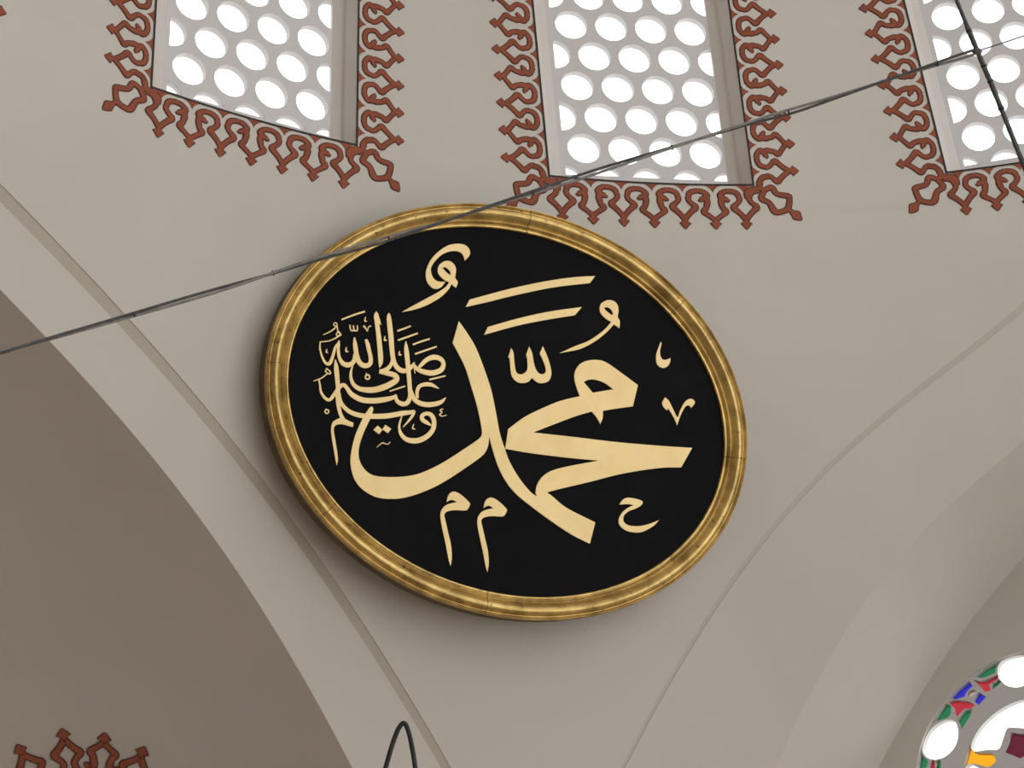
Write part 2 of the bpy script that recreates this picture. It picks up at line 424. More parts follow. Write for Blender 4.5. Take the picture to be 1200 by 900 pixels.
NAMES = {2: ('window_1', 'window whose red crest just shows in the top left corner'), 1: ('window_2', 'window with round glazed holes at the upper left, above the roundel'),
         0: ('window_3', 'middle window with round glazed holes, right above the roundel top'), -1: ('window_4', 'window with round glazed holes in the upper right corner behind the crossing cables'),
         -2: ('window_5', 'window beyond the right edge of the picture')}
for w in WINS:
    c = WAZ+WSP*w; O, t, up, n = win_frame(c)
    E = tag(empty(NAMES[w][0], O), NAMES[w][1], 'window', kind='structure')
    detail = w in (1, 0, -1)
    def surf(u, v, off=0.0):
        h = -np.interp(v, -ARC[::-1], -HH[::-1]) if False else float(np.interp(-v, ARC, HH)); z = ZB-h
        return wall_pt(c+u/rad(z), z, off)
    def gpl(u, v, h): return O+u*t+v*up+(GD+h)*n
    # reveal: splayed with a small step
    def loop(f, dep, vb):
        iu = WHW-(WHW-.462)*f; vb_ = vb; pts = []
        prm = [(-iu, vb_+(WH-.02*f-vb_)*k/12) for k in range(13)]+[(-iu+2*iu*k/8, WH-.02*f) for k in range(1, 8)]+[(iu, WH-.02*f-(WH-.02*f-vb_)*k/12) for k in range(13)]+[(iu-2*iu*k/8, vb_) for k in range(1, 8)]
        for u, v in prm:
            s = surf(u, v); g = gpl(u, v, 0); pts.append(s*(1-dep)+g*dep if dep < 1 else g)
        return pts
    L = [loop(0, 0, 0.0), loop(.40, .50, .006), loop(.46, .72, .008), loop(1, 1, .015)]
    n_ = len(L[0]); V = [p for l in L for p in l]; F = []
    for i in range(len(L)-1):
        for j in range(n_): F.append((i*n_+j, i*n_+(j+1) % n_, (i+1)*n_+(j+1) % n_, (i+1)*n_+j))
    mesh_obj('reveal', V, F, M['reveal'], E)
    # grille plate with round holes
    loops = [[(-.53, -.05), (.53, -.05), (.53, WH+.05), (-.53, WH+.05)]]; holes = []
    rowsn = range(-2, int(WH/(HP*.866))+2)
    for j in rowsn:
        v = PH[1]+j*HP*.866
        us = [PH[0]+HP*(k-1.5) for k in range(4)] if j % 2 == 0 else [PH[0]+HP*(k-2) for k in range(5)]
        for u in us:
            pl = clip_rect([(u+HR*math.cos(a), v+HR*math.sin(a)) for a in np.linspace(0, 2*math.pi, 28, endpoint=False)], -.4535+PH[0], .4535+PH[0], VCUT, WH-.03)
            if len(pl) > 2:
                ar = abs(sum(pl[i-1][0]*pl[i][1]-pl[i][0]*pl[i-1][1] for i in range(len(pl))))/2
                if ar > 6e-4: loops.append(pl); holes.append((u, v))
    if not detail and w == 2: pass
    V, F = poly_mesh(loops, gpl, 0, GT); mesh_obj('grille', V, F, M['grille'], E)
    for u, v in holes:
        if PANE is None:
            bmp = bmesh.new(); bmesh.ops.create_cone(bmp, cap_ends=True, segments=20, radius1=HR+.006, radius2=HR+.006, depth=.004)
            PANE = bpy.data.meshes.new('pane'); bmp.to_mesh(PANE); bmp.free(); PANE.materials.append(M['clear'])
        po = bpy.data.objects.new('pane', PANE); COL.objects.link(po); po.parent = E
        P = u*t+v*up+(GD+GT+.004)*n
        po.matrix_local = Matrix(((t[0], up[0], n[0], P[0]), (t[1], up[1], n[1], P[1]), (t[2], up[2], n[2], P[2]), (0, 0, 0, 1)))
    # painted border
    lw = .011
    V, F = [], []
    prm = [(-WHW, WH*k/12) for k in range(12, -1, -1)]+[(-WHW+2*WHW*k/10, 0) for k in range(1, 10)]+[(WHW, WH*k/12) for k in range(13)]
    for u, v in prm:
        V.append(surf(u*1.0, v, .0035)); k = 1+lw/WHW
        V.append(surf(u*k, v-(lw if v == 0 else 0), .0035))
    for i in range(len(prm)-1): F.append((2*i, 2*i+1, 2*i+3, 2*i+2))
    mesh_obj('edge_line', V, F, M['edge_black'], E)
    bot = lambda s0: (lambda a, b, o: surf(s0+a, -b, o))
    right = lambda s0: (lambda a, b, o: surf(-WHW-b, s0+a, o))      # the +u side is the left one in the picture
    left = lambda s0: (lambda a, b, o: surf(WHW+b, s0+a, o))
    spots = [(bot(U1*(k-3)), 'A' if k % 2 == 0 else 'B') for k in range(7)]
    nside = 10
    sel = []
    if w != -2: sel.append(right)
    if w != 2: sel.append(left)
    for sd in sel: spots += [(sd(.075+U1*k), 'A' if k % 2 == 0 else 'B') for k in range(nside)]
    for pl, kind in spots:
        paint('crest_motif', motif_shapes(kind), pl, E)
        tri_mesh(E, 'crest_spandrel', [(-.050, .006), (-.026, .017), (-.010, .032), (0, .050), (.010, .032), (.026, .017), (.050, .006)], pl, M['red'], .0028)
    for sg in (-1, 1):
        ring = [(.072,-.046,.022),(.118,-.026,.026),(.147,-.072,.024),(.212,-.088,.026),(.222,-.105,.024),(.205,-.172,.026),(.150,-.196,.024),(.118,-.186,.030),(.090,-.130,.024),(.046,-.104,.026),(.058,-.070,.024),(.072,-.046,.022)]
        shp = [ring, [(.205,-.172,.02),(.228,-.196,.02),(.252,-.217,.046),(.27,-.236,.03),(.288,-.252,.003)],
               [(-.040,-.100,.022),(-.044,-.070,.024),(-.028,-.044,.022),(.010,-.032,.022),(.050,-.038,.022),(.075,-.050,.022)],
               [(.112,.050,.022),(.078,.044,.024),(.052,.026,.022),(.042,-.004,.022),(.050,-.038,.022)]]
        paint('corner_motif', [[(x*.87, y*.87, w_*1.12) for x, y, w_ in q] for q in shp], (lambda a, b, o, sg=sg: surf(sg*(WHW+a), b, o)), E)

# ------------------------------------------------------------------ CALLIGRAPHY ROUNDEL
NAZ, NEL = .885, .51
nd = -np.array([math.cos(NEL)*math.cos(NAZ), math.cos(NEL)*math.sin(NAZ), math.sin(NEL)])   # faces the hall
da = np.array([math.sin(NAZ), -math.cos(NAZ), 0.0]); db = np.cross(nd, da)
if db[2] < 0: db = -db
Lc = np.linalg.cholesky(np.array([[255.**2, 9300.], [9300., 216.5**2]]))
ell = np.array([np.array([596, 482.5])+Lc@np.array([math.cos(a), math.sin(a)]) for a in np.linspace(0, 2*math.pi, 64, endpoint=False)])
FW, BACK = .121, .095
def disc_at(dist):
    c0 = CP+dist*rays([(596, 482.5)])[0]; d = rays(ell); H = CP+((c0-CP)@nd/(d@nd))[:, None]*d
    c1 = (H.max(0)+H.min(0))/2; c1 = H.mean(0); q = np.stack([(H-c1)@da, (H-c1)@db], 1); cov = q.T@q*2/len(q)
    wv, vv = np.linalg.eigh(cov); return c1, math.sqrt(wv[1]), math.sqrt(wv[0]), vv[:, 1]
def clearance(dist):
    c1, A, B, ax = disc_at(dist); m = 9
    for a in np.linspace(0, 2*math.pi, 90):
        e = ax*(A+FW)*math.cos(a)+np.array([-ax[1], ax[0]])*(B+FW)*math.sin(a)
        P = c1+e[0]*da+e[1]*db-BACK*nd; m = min(m, rad(P[2])-math.hypot(P[0], P[1]))
    return m
lo_, hi_ = 9., 14.
for _ in range(40):
    m_ = (lo_+hi_)/2
    if clearance(m_) > .012: lo_ = m_
    else: hi_ = m_
DC, DA, DB, DAX = disc_at(lo_)
print('roundel', DC, DA, DB, lo_)
RD = tag(empty('calligraphy_roundel', DC-(DB+FW)*db), 'large black oval roundel with gold calligraphy and a gilded moulded frame on the pendentive', 'roundel')
d1 = DAX[0]*da+DAX[1]*db; d2 = -DAX[1]*da+DAX[0]*db
def ell_pt(a, off, h):
    nx, ny = math.cos(a)/DA, math.sin(a)/DB; l = math.hypot(nx, ny)
    return DC+(DA*math.cos(a)+off*nx/l)*d1+(DB*math.sin(a)+off*ny/l)*d2+h*nd
NB = 96
V = [ell_pt(2*math.pi*i/NB, .03, 0) for i in range(NB)]+[ell_pt(2*math.pi*i/NB, .03, -.035) for i in range(NB)]
F = [tuple(range(NB)), tuple(range(2*NB-1, NB-1, -1))]+[(i, (i+1) % NB, NB+(i+1) % NB, NB+i) for i in range(NB)]
o = mesh_obj('board', V, F, M['board'], RD); recalc(o); o['label'] = 'matt black oval board'
PROF = [(0, -.01), (0, .014), (.004, .019), (.010, .019), (.013, .013), (.018, .012), (.022, .024), (.028, .029), (.034, .027), (.037, .021), (.041, .024), (.050, .040), (.062, .051), (.074, .054), (.086, .049), (.095, .038), (.098, .030), (.102, .030), (.105, .038), (.112, .043), (.117, .040), (.119, .030), (.118, .004), (.03, .004)]
rim = [[ell_pt(2*math.pi*i/NB, s_, h_) for s_, h_ in ((.05, .006), (.117, .006), (.121, -.012), (.119, -BACK), (.04, -BACK))] for i in range(NB+1)]
V, F = grid(rim); o = mesh_obj('backing_rim', V, F, M['wood'], RD); recalc(o); o['label'] = 'dark brown wooden rim behind the gilded frame'
def ell_ang(px):
    d = rays([px])[0]; P = CP+((DC-CP)@nd)/(d@nd)*d-DC; return math.atan2((P@d2)/DB, (P@d1)/DA)
joints = sorted(ell_ang(p) % (2*math.pi) for p in [(328, 427), (617, 259), (803, 357), (868, 540), (785, 672), (569, 705), (388, 592)])
for k in range(len(joints)):
    a0, a1 = joints[k], joints[(k+1) % len(joints)]
    if a1 < a0: a1 += 2*math.pi
    g = .0012; a0 += g; a1 -= g; ns = max(6, int((a1-a0)/(2*math.pi)*150)); dw = random.uniform(-.0015, .0015)
    rws = [[ell_pt(a0+(a1-a0)*i/ns, s, h+(dw if h > 0 else 0)) for s, h in PROF] for i in range(ns+1)]
    V, F = grid(rws); m_ = len(PROF); F += [tuple(range(m_)), tuple(range((ns+1)*m_-1, ns*m_-1, -1))]
    o = mesh_obj('frame_segment', V, F, M['gold_frame'], RD, smooth=False); recalc(o)
    o.data.polygons.foreach_set('use_smooth', [len(p.vertices) == 4 for p in o.data.polygons])
    o.data.set_sharp_from_angle(angle=math.radians(38))
# iron struts holding the lower edge off the wall
for px in ((530, 590), (700, 600)):
    d = rays([px])[0]; P = CP+((DC-CP)@nd)/(d@nd)*d-.03*nd
    hz = np.array([math.cos(NAZ), math.sin(NAZ), .1]); q = P.copy()
    while math.hypot(q[0], q[1]) < rad(q[2])+.01 and np.linalg.norm(q-P) < 3: q = q+hz*.01
    V, F = [], []
    for cpt in (P, q):
        for a in range(6): V.append(cpt+.018*(math.cos(a*math.pi/3)*da+math.sin(a*math.pi/3)*np.array([0, 0, 1.])))
    F = [(a, (a+1) % 6, 6+(a+1) % 6, 6+a) for a in range(6)]+[tuple(range(6)), tuple(range(11, 5, -1))]
    mesh_obj('wall_strut', V, F, M['iron'], RD)
# calligraphy, traced as outlines (closed) and pen strokes (centre line + width), laid on the board
def on_disc(x, y, h):
    d = rays([(x, y)])[0]; P = CP+((DC-CP)@nd)/(d@nd)*d; return P+h*nd
OUT = []   # (name, x0, y0, scale, outline, holes)
OUT.append(('letter_stroke', 0, 0, 1, [(537.3,376.7,1),(546.7,390),(556.7,406.7),(566.7,431.7),(575,456.7),(580,480),(585,506.7),(590.7,525),(597,541.7),(610,563.3),(627,581),(641,578),(663,595),(697,612.3,1),(690.7,637.3,1),(670,627),(646.7,611.7),(620,592),(603.3,578),(591.7,563.3),(583.3,546.7),(576.7,526.7),(572.8,511.7,1),(571.7,521.7),(568.3,530),(561.7,536.7),(541.7,550.8),(516.7,566.7),(493.3,577.5),(471.7,583.7),(455,584.7),(440,582.5),(425,574.2),(415.8,563.3),(411.7,551.7),(410.3,538.3),(412.5,523.3),(416.7,508.3),(425,490),(432,479),(435,476.5),(437,479.5),(434.2,489.2),(426.7,505),(421.3,520),(419.7,531.7),(421.7,541.7),(428.3,551.7),(438.3,557.5),(455,559.2),(475,558.3),(493.3,554.2),(516.7,543.3),(541.7,527.5),(560,515),(564.2,509),(563.3,498.3),(558.3,475),(552,454),(545,431.7),(537.5,416),(530,402,1)], []))
OUT.append(('letter_stroke', 0, 0, 1, [(595,503,1),(614,489),(634,479),(656,470),(679,464.4,1),(675,454),(672.4,442),(675,432),(682,425),(694,422),(708,424),(726,436),(747,451.6,1),(741,476.4,1),(722,479),(706,481.6,1),(705.6,490),(703,497,1),(699,490),(693,482.4,1),(674,488),(650,497),(624.4,507,1),(670,512),(720,518),(770,522.4),(810.6,525,1),(797.6,548,1),(774,548.4),(730,555),(690,565),(656,573),(641,577,1),(646,588),(634,590),(627,578,1),(629,568),(636,558),(648,551),(670,545.6),(701,540,1),(660,536),(620,531),(591.6,526,1)], [[(683.6,448,1),(694,460.4,1),(718,456.4,1),(708,449),(696,445),(688,445.6)]]))
OUT.append(('accent_bar', 540, 310, 6, [(60,248,1),(350,170),(600,118),(800,90),(942,82,1),(905,132,1),(650,162),(400,213),(200,262),(32,300,1)], []))
OUT.append(('accent_bar', 540, 310, 6, [(188,440,1),(400,380),(620,332),(848,300,1),(800,358,1),(600,390),(400,430),(162,495,1)], []))
OUT.append(('vowel_mark', 540, 310, 6, [(690,625,1),(800,575),(900,535),(1000,465),(1055,405,1),(1020,385),(985,350),(973,315),(985,275),(1030,252),(1075,260),(1100,290),(1105,330),(1100,370),(1115,400),(1112,450,1),(1085,430),(1070,425),(1030,470),(950,535),(850,590),(770,610)], [[(1005,310),(1030,302),(1058,325),(1065,358),(1035,340)]]))
OUT.append(('vowel_mark', 460, 270, 8.183, [(85,785,1),(200,720),(330,650),(440,590),(510,540),(540,500,1),(490,475),(445,430),(430,385),(445,335),(490,300),(540,295),(585,325),(605,375),(600,430),(598,460),(622,500),(605,552,1),(575,530),(562,515),(540,560),(480,625),(400,680),(300,730),(190,765)], [[(475,362,1),(505,355),(545,390),(555,432,1),(520,410)]]))
OUT.append(('vowel_mark', 460, 270, 8.183, [(690,292,1),(675,245),(650,215),(600,200),(540,205),(470,235),(410,290),(370,350),(365,400),(385,455),(430,490),(505,495,1),(470,540),(430,562),(380,555),(330,500),(315,430),(325,370),(360,290),(420,220),(510,155),(590,132),(670,135),(720,165),(740,210),(730,250)], []))
OUT.append(('vowel_mark', 590, 400, 5, [(25,97,1),(42,40,1),(55,65),(62,130),(72,180),(95,195),(122,185),(138,160),(137,110),(130,80,1),(148,32,1),(165,70),(178,140),(198,182),(222,194),(242,185),(245,160),(228,110),(210,72,1),(228,30,1),(250,80),(270,140),(278,190),(265,230),(235,245),(200,243),(163,215,1),(140,240),(95,245),(60,225),(42,190),(36,130),(33,98)], []))
OUT.append(('vowel_mark', 750, 390, 7.5, [(178,82,1),(185,95),(172,160),(178,210),(200,238),(235,235),(263,222,1),(260,260),(235,298),(195,310),(155,290),(138,245),(140,190),(155,140)], []))
OUT.append(('vowel_mark', 750, 390, 7.5, [(215,568,1),(250,600),(290,680),(325,745),(350,680),(390,610),(430,582),(465,590),(477,620),(445,662,1),(425,640),(395,650),(355,720),(322,815,1),(300,760),(245,668),(235,685,1),(205,655),(192,615)], []))
OUT.append(('letter_mark', 700, 560, 11.25, [(285,355,1),(320,300),(370,268),(430,265),(530,285),(580,305),(592,325),(570,365),(490,410),(410,440),(350,490),(335,545),(350,590),(400,625),(500,638),(600,628),(700,600),(805,558,1),(740,630),(640,690),(560,720),(460,718),(370,695),(300,640),(275,580),(290,510),(340,440),(410,390),(470,362,1),(400,348)], []))
MIM = [(172,215,1),(185,160),(210,130),(245,122),(300,150),(365,210),(378,235),(355,280),(330,288),(240,285),(175,298),(152,325),(160,370),(185,480),(210,590),(218,700),(207,775,1),(190,720),(165,590),(135,450),(118,350),(125,290),(160,245),(210,225),(262,215,1),(225,195),(195,200)]
OUT.append(('letter_mark', 500, 560, 7.5, MIM, []))
OUT.append(('letter_mark', 543.2, 567, 7.5, MIM, []))
P_, Q_, S_, T_ = (365, 355), (440, 355), (365, 450), (440, 445)
OUT.append(('letter_stroke', *P_, 9, [(655,140),(680,90,1),(700,120),(733,235,1),(712,222),(735,400),(750,560),(745,640),(715,690,1),(705,640),(690,450),(670,250)], []))
OUT.append(('letter_stroke', *S_, 9, [(330,355,1),(380,385),(440,410,1),(435,455,1),(410,450),(330,428),(270,430),(240,450),(232,490),(245,580),(265,700),(275,800),(262,862,1),(250,800),(225,650),(205,520),(208,440),(230,395),(290,362)], []))
OUT.append(('letter_dot', *T_, 9, [(-25,530,1),(20,485,1),(70,530,1),(35,575,1)], []))
OUT.append(('letter_dot', *T_, 9, [(70,525,1),(100,478,1),(162,520,1),(128,565,1)], []))
STK = []   # (name, origin, [(x,y,w)...])
def stk(name, org, pts): STK.append((name, org, pts))
def ringpts(cx, cy, r, w): return [(cx+r*math.cos(a), cy+r*math.sin(a), w) for a in np.linspace(0, 2*math.pi, 9)]
L_ = 'letter_stroke'; V_ = 'vowel_mark'
stk(L_, P_, [(572,385,28),(590,440,44),(606,510,44),(622,585,45),(612,645,52),(562,664,56),(505,632,54),(474,550,50),(458,450,48),(450,365,14)])
stk(L_, P_, [(458,540,40),(442,620,48),(390,655,58),(330,640,50),(292,580,36),(280,500,32),(283,440,30),(288,400,18)])
stk(L_, P_, [(290,415,18),(250,470,30),(220,570,34),(188,640,40),(142,632,30),(106,560,22),(86,480,18),(90,408,12)])
stk(L_, P_, [(88,412,12),(180,402,13),(240,378,14),(295,345,18)])
stk(V_, P_, [(300,340,14),(270,350,12),(262,325,12),(285,305,14),(310,345,16)])
stk(V_, P_, [(270,245,10),(275,290,12),(300,335,12)])
stk(V_, P_, ringpts(250, 228, 18, 11)); stk(V_, P_, [(268,248,12),(200,300,14),(120,338,8)])
stk('accent_bar', P_, [(315,178,18),(440,130,20),(560,92,20)])
stk(V_, P_, [(402,232,14),(410,285,15),(430,295,16),(442,285,15),(438,240,14)]); stk(V_, P_, [(440,260,14),(450,290,16),(472,295,16),(484,280,14),(480,235,12)])
stk(V_, P_, [(545,242,18),(565,262,18),(587,302,8)]); stk(V_, P_, [(587,302,8),(600,255,10),(625,245,18)])
stk(V_, P_, [(568,150,6),(560,190,16),(582,195,10)]); stk(V_, P_, [(160,488,8),(154,520,16),(172,528,10)]); stk(V_, P_, [(366,468,8),(362,508,20),(386,516,10)]); stk(V_, P_, [(772,352,8),(768,392,20),(792,394,10)])
stk(V_, P_, ringpts(590, 782, 23, 17)); stk(V_, P_, [(578,738,8),(575,765,14)])
stk(V_, P_, [(150,690,12),(190,720,14),(198,748,14),(170,745,14),(146,722,14),(165,688,12)]); stk(V_, P_, [(168,745,14),(100,795,14),(20,825,8)])
stk(L_, P_, [(74,800,16),(88,880,20),(97,940,26),(140,1004,32),(190,1023,36),(238,965,40),(280,905,42),(330,865,42),(368,895,42),(420,965,54),(520,1020,60),(640,1033,62),(760,1022,60),(860,998,44),(892,972,30)])
stk(L_, T_, [(208,160,26),(225,225,42),(285,258,52),(338,238,50),(362,170,48),(358,80,48),(352,0,48),(338,-160,50),(322,-310,50),(316,-402,8)])
stk(L_, T_, [(378,110,16),(400,195,46),(450,242,52),(530,264,56),(620,258,54),(690,235,44),(738,190,8)])
stk(L_, T_, [(440,195,30),(437,130,36),(460,72,40),(520,50,44),(590,55,42),(668,96,6)])
stk(L_, P_, [(250,598,10),(258,680,50),(270,800,50),(278,900,48),(275,1000,46),(285,1095,44),(303,1170,40),(330,1225,44)])
stk(L_, S_, [(288,90,30),(300,170,38),(330,230,42),(395,290,46),(480,325,52),(580,340,55),(700,342,58),(810,336,58),(955,310,56),(1040,300,44),(1078,292,34),(1060,340,30),(1015,398,22),(963,456,8)])
stk(V_, S_, ringpts(160, 292, 20, 14)); stk(V_, S_, [(150,262,6),(146,280,12)])
stk(V_, T_, [(10,715,6),(70,668,11),(100,676,9),(128,680,9),(155,655,6)])
stk(L_, T_, [(592,490,8),(540,455,40),(494,425,46),(490,382,46),(530,358,42),(582,372,48),(612,430,50),(608,510,50),(560,582,55),(480,632,60),(400,646,60),(320,628,50),(266,572,38),(246,500,25),(260,430,18),(280,372,6)])
stk(V_, T_, [(402,468,6),(390,512,16),(418,522,8)])
stk('letter_mark', T_, [(712,308,10),(680,322,14),(698,345,12),(674,368,14),(700,385,12),(748,374,6)])
stk(L_, Q_, [(140,108,8),(140,165,50),(160,350,56),(176,540,52),(200,640,50),(245,700,54),(310,718,52),(372,680,44),(408,625,8)])
stk(L_, Q_, [(415,745,8),(402,650,16),(430,692,40),(500,726,54),(600,740,60),(690,706,56),(714,640,46),(680,590,50),(610,574,58),(540,600,50),(480,655,40),(440,700,16)])
stk(L_, Q_, [(176,560,10),(165,640,36),(130,690,46),(80,718,50),(38,725,42)])
stk(L_, Q_, [(38,728,36),(120,742,54),(200,765,58),(220,810,60),(160,855,66),(90,888,68),(0,915,66),(-85,920,62),(-175,905,50),(-235,860,42),(-262,790,34),(-260,720,24),(-240,660,8)])
for bar in ([(228,298,20),(300,272,20),(368,245,18)], [(235,395,20),(340,358,20),(445,320,18)], [(392,440,20),(480,408,20),(570,380,18)], [(415,540,20),(530,500,20),(642,462,18)], [(567,810,20),(650,790,18),(735,770,16)]): stk('accent_bar', Q_, bar)
stk('accent_bar', T_, [(148,122,14),(230,95,16),(310,68,16)])
stk(V_, Q_, [(96,352,6),(94,392,20),(116,398,8)]); stk(V_, Q_, [(252,508,6),(248,546,20),(272,550,8)])
zi = 0
for nm, x0, y0, sc, ol, holes in OUT:
    cv = lambda pts: [(x0+p[0]/sc, y0+p[1]/sc, *(p[2:])) for p in pts]
    loops = [catmull(cv(ol), True, 5)]+[catmull(cv(h), True, 4) for h in holes]
    zi += 1; V, F = poly_mesh(loops, on_disc, .007+.0004*(zi % 3), 0.0); o = mesh_obj(nm, V, F, M['gold_letter'], RD); recalc(o)
for nm, (x0, y0), pts in STK:
    zi += 1; V, F = strip_mesh(ribbon([(x0+x/9, y0+y/9, max(w*.93, 5)/9) for x, y, w in pts], 5), on_disc, .0045+.0005*(zi % 7)); o = mesh_obj(nm, V, F, M['gold_letter'], RD); recalc(o)

# ------------------------------------------------------------------ STAINED GLASS WINDOW
SG = tag(empty('window_6', (X2, SY, SZ-SRAD)), 'round stained glass window with green, blue and red pieces at the lower right', 'window', kind='structure')
SGD = .014
def sgp(a, b, h): return np.array([X2+SGD+h, a, b])
def polar(th, rr_): return (SY+rr_*math.cos(th), SZ+rr_*math.sin(th))
def px_polar(p):
    q = CP+((X2+SGD-CP[0])/rays([p])[0][0])*rays([p])[0]; return math.atan2(q[2]-SZ, q[1]-SY), math.hypot(q[1]-SY, q[2]-SZ)
RI, RC = px_polar((1135, 885))[1], px_polar((1119.5, 885))[1]
print('centre px', proj(np.array([[X2, SY, SZ]]))); print('stained', SY, SZ, SRAD, RC, RI, [px_polar(p) for p in ((1103, 866), (1192, 779), (1137, 812), (1150, 855), (1199, 880))])
RI *= 1.06
TH1, TH2 = px_polar((1103, 867))[0], px_polar((1194, 778))[0]
PER = abs(TH1-TH2); NP = max(4, round(2*math.pi/PER)); PER = 2*math.pi/NP
pieces = []
def qpoly(pts): return catmull([polar(th, rr_)+tuple(x) for th, rr_, *x in pts], True, 4)
SECT = [('clear_pane', 'clear', [(465,650),(440,590),(380,585),(300,630),(240,690),(222,760),(240,812),(300,845),(370,830),(430,780),(460,720)]),
        ('green_pane', 'g_green', [(262,612,1),(322,545),(384,474,1),(418,492),(414,545),(392,572,1),(330,588)]),
        ('green_pane', 'g_green', [(458,582,1),(500,527),(560,508,1),(540,565),(486,645,1),(474,612)]),
        ('red_pane', 'g_red', [(398,462,1),(450,450),(500,457),(540,462),(578,488,1),(545,508),(503,515),(462,562,1),(442,540),(430,495)]),
        ('blue_pane', 'g_blue', [(408,440,1),(468,372),(540,326,1),(562,360,1),(522,398),(508,430,1),(450,446)]),
        ('rose_pane', 'g_pale', [(520,408),(540,388),(572,386),(582,402),(562,424),(534,428)]),
        ('blue_pane', 'g_blue', [(600,398,1),(652,432,1),(602,484,1),(562,452,1)]),
        ('red_pane', 'g_red', [(566,318,1),(620,326),(680,302),(732,284,1),(715,330),(672,348),(682,388,1),(640,396),(612,362)]),
        ('green_pane', 'g_green', [(572,300,1),(640,240),(742,182,1),(718,232),(712,272,1),(640,302),(600,304)]),
        ('green_pane', 'g_green', [(684,384,1),(688,345),(722,318),(752,325,1),(728,356)])]
for k in range(NP):
    for nm, mk, pts in SECT:
        pl_ = []
        for x, y, *c_ in pts:
            th, r0 = px_polar((1040+x/5.625, 740+y/5.625)); pl_.append(polar(th+k*PER, min(r0, SRAD-.006))+tuple(c_))
        pieces.append((nm, catmull(pl_, True, 4), mk))
# big petals inside
NQ = 4; PQ = 2*math.pi/NQ; tq = px_polar((1040+585/5.625, 740+835/5.625))[0]+PQ/2
for k in range(NQ):
    t0 = tq+k*PQ
    pieces.append(('petal_pane', qpoly([(t0-.435*PQ,RI*.90),(t0-.36*PQ,RI*.965),(t0-.2*PQ,RI*.985),(t0,RI*.985),(t0+.2*PQ,RI*.985),(t0+.36*PQ,RI*.965),(t0+.435*PQ,RI*.90),(t0+.38*PQ,RI*.72),(t0+.30*PQ,RI*.56),(t0+.14*PQ,RI*.60),(t0,RI*.68),(t0-.14*PQ,RI*.60),(t0-.30*PQ,RI*.56),(t0-.38*PQ,RI*.72)]), 'clear'))
    tb = t0+.5*PQ
    pieces.append(('yellow_pane', qpoly([(tb-.105*PQ,RI*.985,1),(tb+.105*PQ,RI*.985,1),(tb+.06*PQ,RI*.86),(tb+.10*PQ,RI*.62),(tb,RI*.52,1),(tb-.10*PQ,RI*.62),(tb-.06*PQ,RI*.86)]), 'g_yellow'))
    pieces.append(('wine_pane', qpoly([(t0-.30*PQ,RI*.48,1),(t0-.12*PQ,RI*.52),(t0,RI*.60),(t0+.12*PQ,RI*.52),(t0+.30*PQ,RI*.48,1),(t0+.22*PQ,RI*.2,1),(t0-.22*PQ,RI*.2,1)]), 'g_wine'))
loops = [circ(SRAD+.02)]+[p[1] for p in pieces]
V, F = poly_mesh(loops, sgp, 0, .035); o = mesh_obj('came_plate', V, F, M['grille'], SG)
for nm, lp, mk in pieces:
    V, F = poly_mesh([lp], sgp, .028, .032); mesh_obj(nm, V, F, M[mk], SG)

# ------------------------------------------------------------------ painted crest on the half dome, lower left
bv = BVHTree.FromObject(half_dome, bpy.context.evaluated_depsgraph_get())
def dome_hit(px):
    d = rays([px])[0]; h = bv.ray_cast(Vector(CP), Vector(d)); return np.array(h[0])
PCc = dome_hit((98, 925)); loc, nn, _, _ = bv.find_nearest(Vector(PCc)); nn = np.array(nn)
if nn@(CP-PCc) < 0: nn = -nn
ex = dome_hit((150, 925))-PCc; ex -= (ex@nn)*nn; ex /= np.linalg.norm(ex); ey = np.cross(nn, ex)
if (dome_hit((98, 880))-PCc)@ey < 0: ey = -ey
pxm = np.linalg.norm(dome_hit((98, 880))-PCc)/45.0; pxx = np.linalg.norm(dome_hit((150, 925))-PCc)/52.0
crest = empty('painted_crest', PCc); crest.parent = half_dome
for tipx, tipy, kind in ((24, 870, 'A'), (78, 852, 'A'), (128, 857, 'B'), (174, 873, 'A')):
    tip2 = np.array([(tipx-98)*pxx, (925-tipy)*pxm]); cen = np.array([2*pxx, -100*pxm]); v = tip2-cen; L0 = np.linalg.norm(v); v /= L0; s2 = np.array([v[1], -v[0]])
    base = tip2-v*.30
    def pl(a, b, off):
        q = base+s2*a*1.05+v*b*1.12; P = PCc+q[0]*ex+q[1]*ey
        h = bv.find_nearest(Vector(P)); N = np.array(h[1]); N = N if N@(CP-P) > 0 else -N
        return np.array(h[0])+N*(off+.004)
    paint('crest_motif', [[(x, y, w*1.1) for x, y, w in sh] for sh in motif_shapes(kind)], pl, crest)

# ------------------------------------------------------------------ CABLES AND HOOK
def tube(name, pts, radii, mat, parent=None, seg=8):
    P = [np.array(p, float) for p in pts]; V, F = [], []
    for i, p in enumerate(P):
        tdir = P[min(i+1, len(P)-1)]-P[max(i-1, 0)]; tdir /= np.linalg.norm(tdir)
        a = np.cross(tdir, [0, 0, 1.]); a = a if np.linalg.norm(a) > 1e-3 else np.cross(tdir, [1., 0, 0]); a /= np.linalg.norm(a); b = np.cross(tdir, a)
        r = radii[i] if hasattr(radii, '__len__') else radii
        for k in range(seg): V.append(p+r*(math.cos(2*math.pi*k/seg)*a+math.sin(2*math.pi*k/seg)*b))
    for i in range(len(P)-1):
        for k in range(seg): F.append((i*seg+k, i*seg+(k+1) % seg, (i+1)*seg+(k+1) % seg, (i+1)*seg+k))
    F += [tuple(range(seg-1, -1, -1)), tuple((len(P)-1)*seg+k for k in range(seg))]
    return mesh_obj(name, V, F, mat, parent, smooth=True)
def ray_at(px, dist): return CP+dist*rays([px])[0]
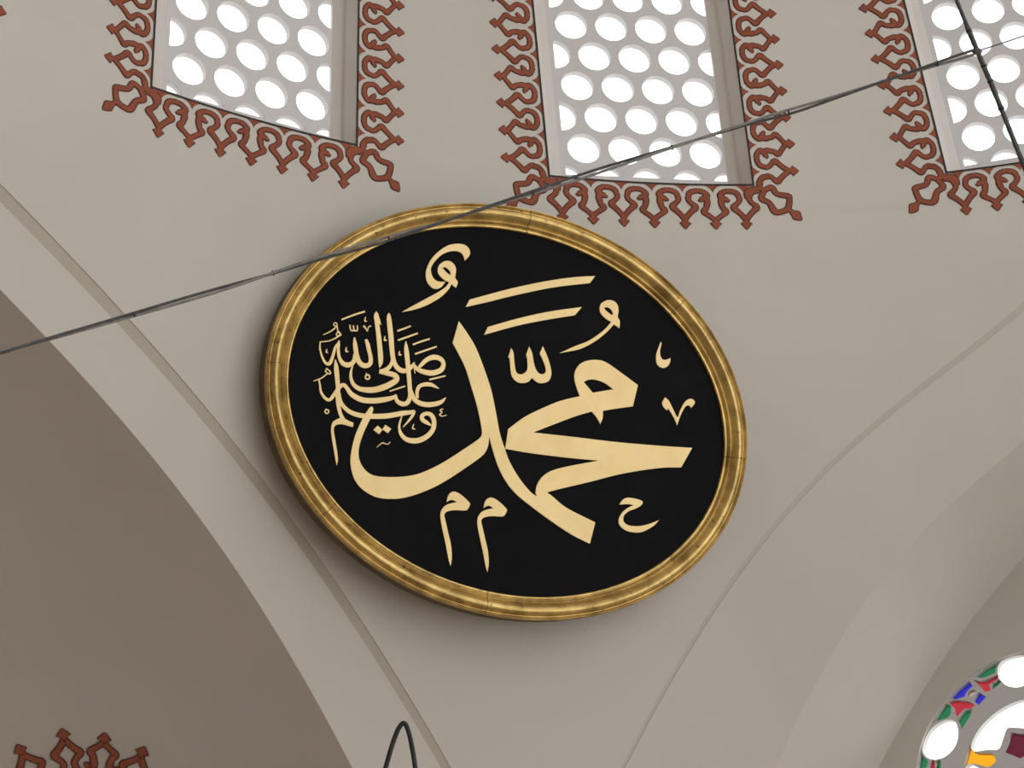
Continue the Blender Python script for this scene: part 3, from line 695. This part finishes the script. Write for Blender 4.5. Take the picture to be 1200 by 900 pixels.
MAINC = [(-800,642),(-260,489),(-100,443),(1.7,413),(143,372.5),(285,331),(369,304.5),(479,272.5),(600,233.5),(727,192),(873,146),(948,124),(1072.6,83),(1145,60)]
D0, D1 = 8.6, 9.6
def cab(x): return D0+(D1-D0)*(x+260)/1405.
cc = catmull(MAINC, False, 10)
C3 = [ray_at((p[0], p[1]), cab(p[0])) for p in cc]
KNOT = C3[-1]
cabE = tag(empty('twin_cable', KNOT), 'thin grey twin cable slanting across the roundel to the top right', 'cable')
for s in (0, 1):
    pts = []
    for i, p in enumerate(C3):
        ph = .42*i*(.35)+math.pi*s; amp = .0048+.0035*math.sin(i*.16)**2
        pts.append(p+amp*(math.cos(ph)*cu+math.sin(ph)*cf))
    tube('strand', pts, .0052, M['cable'] if s else M['cable_dark'], cabE)
for i in (41, 54, 68, 82, 94, 107, 123):
    if i < len(C3)-1:
        tube('cable_tie', [C3[i]-(C3[i+1]-C3[i])*.05+0*cu, C3[i]+(C3[i+1]-C3[i])*.05], .0105, M['cable_dark'], cabE)
tail = [KNOT, ray_at((1170, 52), D1), ray_at((1200, 42), D1+.05), ray_at((1330, -8), D1+.2), ray_at((1800, -190), D1+.6)]
tag(tube('thin_wire', tail, .0026, M['cable_dark']), 'thin dark wire running on from the cable knot to the right edge', 'cable')
down = [ray_at(p, D1+.05) for p in [(960,-405),(1080,-105),(1103,-45),(1121,0),(1133,30),(1145,59),(1153,78),(1162,99),(1178,139),(1195,182),(1215,230),(1250,310),(1390,630),(1900,1800)]]
dn = [np.array([np.interp(q, range(len(down)), [d[k] for d in down]) for k in range(3)]) for q in np.linspace(0, len(down)-1, 120)]
rr_ = [.0068+.0018*random.random()+(.002 if i > 36 else 0) for i in range(120)]
hang = tag(empty('hanging_cable', dn[0]), 'dark taped cable hanging steeply at the upper right corner', 'cable')
tube('sheath', dn, rr_, M['cable_dark'], hang)
for i in (38, 47, 54, 62, 70): tube('tape_wrap', [dn[i], dn[i+1]], .0115, M['iron'], hang)
tag(tube('cable_knot', [KNOT-.018*cr, KNOT-.006*cr, KNOT+.006*cr, KNOT+.018*cr], [.006, .013, .013, .006], M['cable_dark']), 'small dark knot where the two cables cross at the upper right', 'knot')
HK = 8.0
hp = [(437,1240),(439,1060),(441,985),(444,945),(448,915),(453,896),(459,875),(465.5,857),(470,849.5),(473,847.5),(476,850),(480,862),(484,882),(487,903),(490,935),(492,985),(493,1060),(494,1240)]
hp = catmull(hp, False, 5)
tag(tube('iron_hook', [ray_at((p[0], p[1]), HK) for p in hp], .0078, M['iron'], seg=10), 'black bent iron loop rising from the bottom edge below the roundel', 'hook')
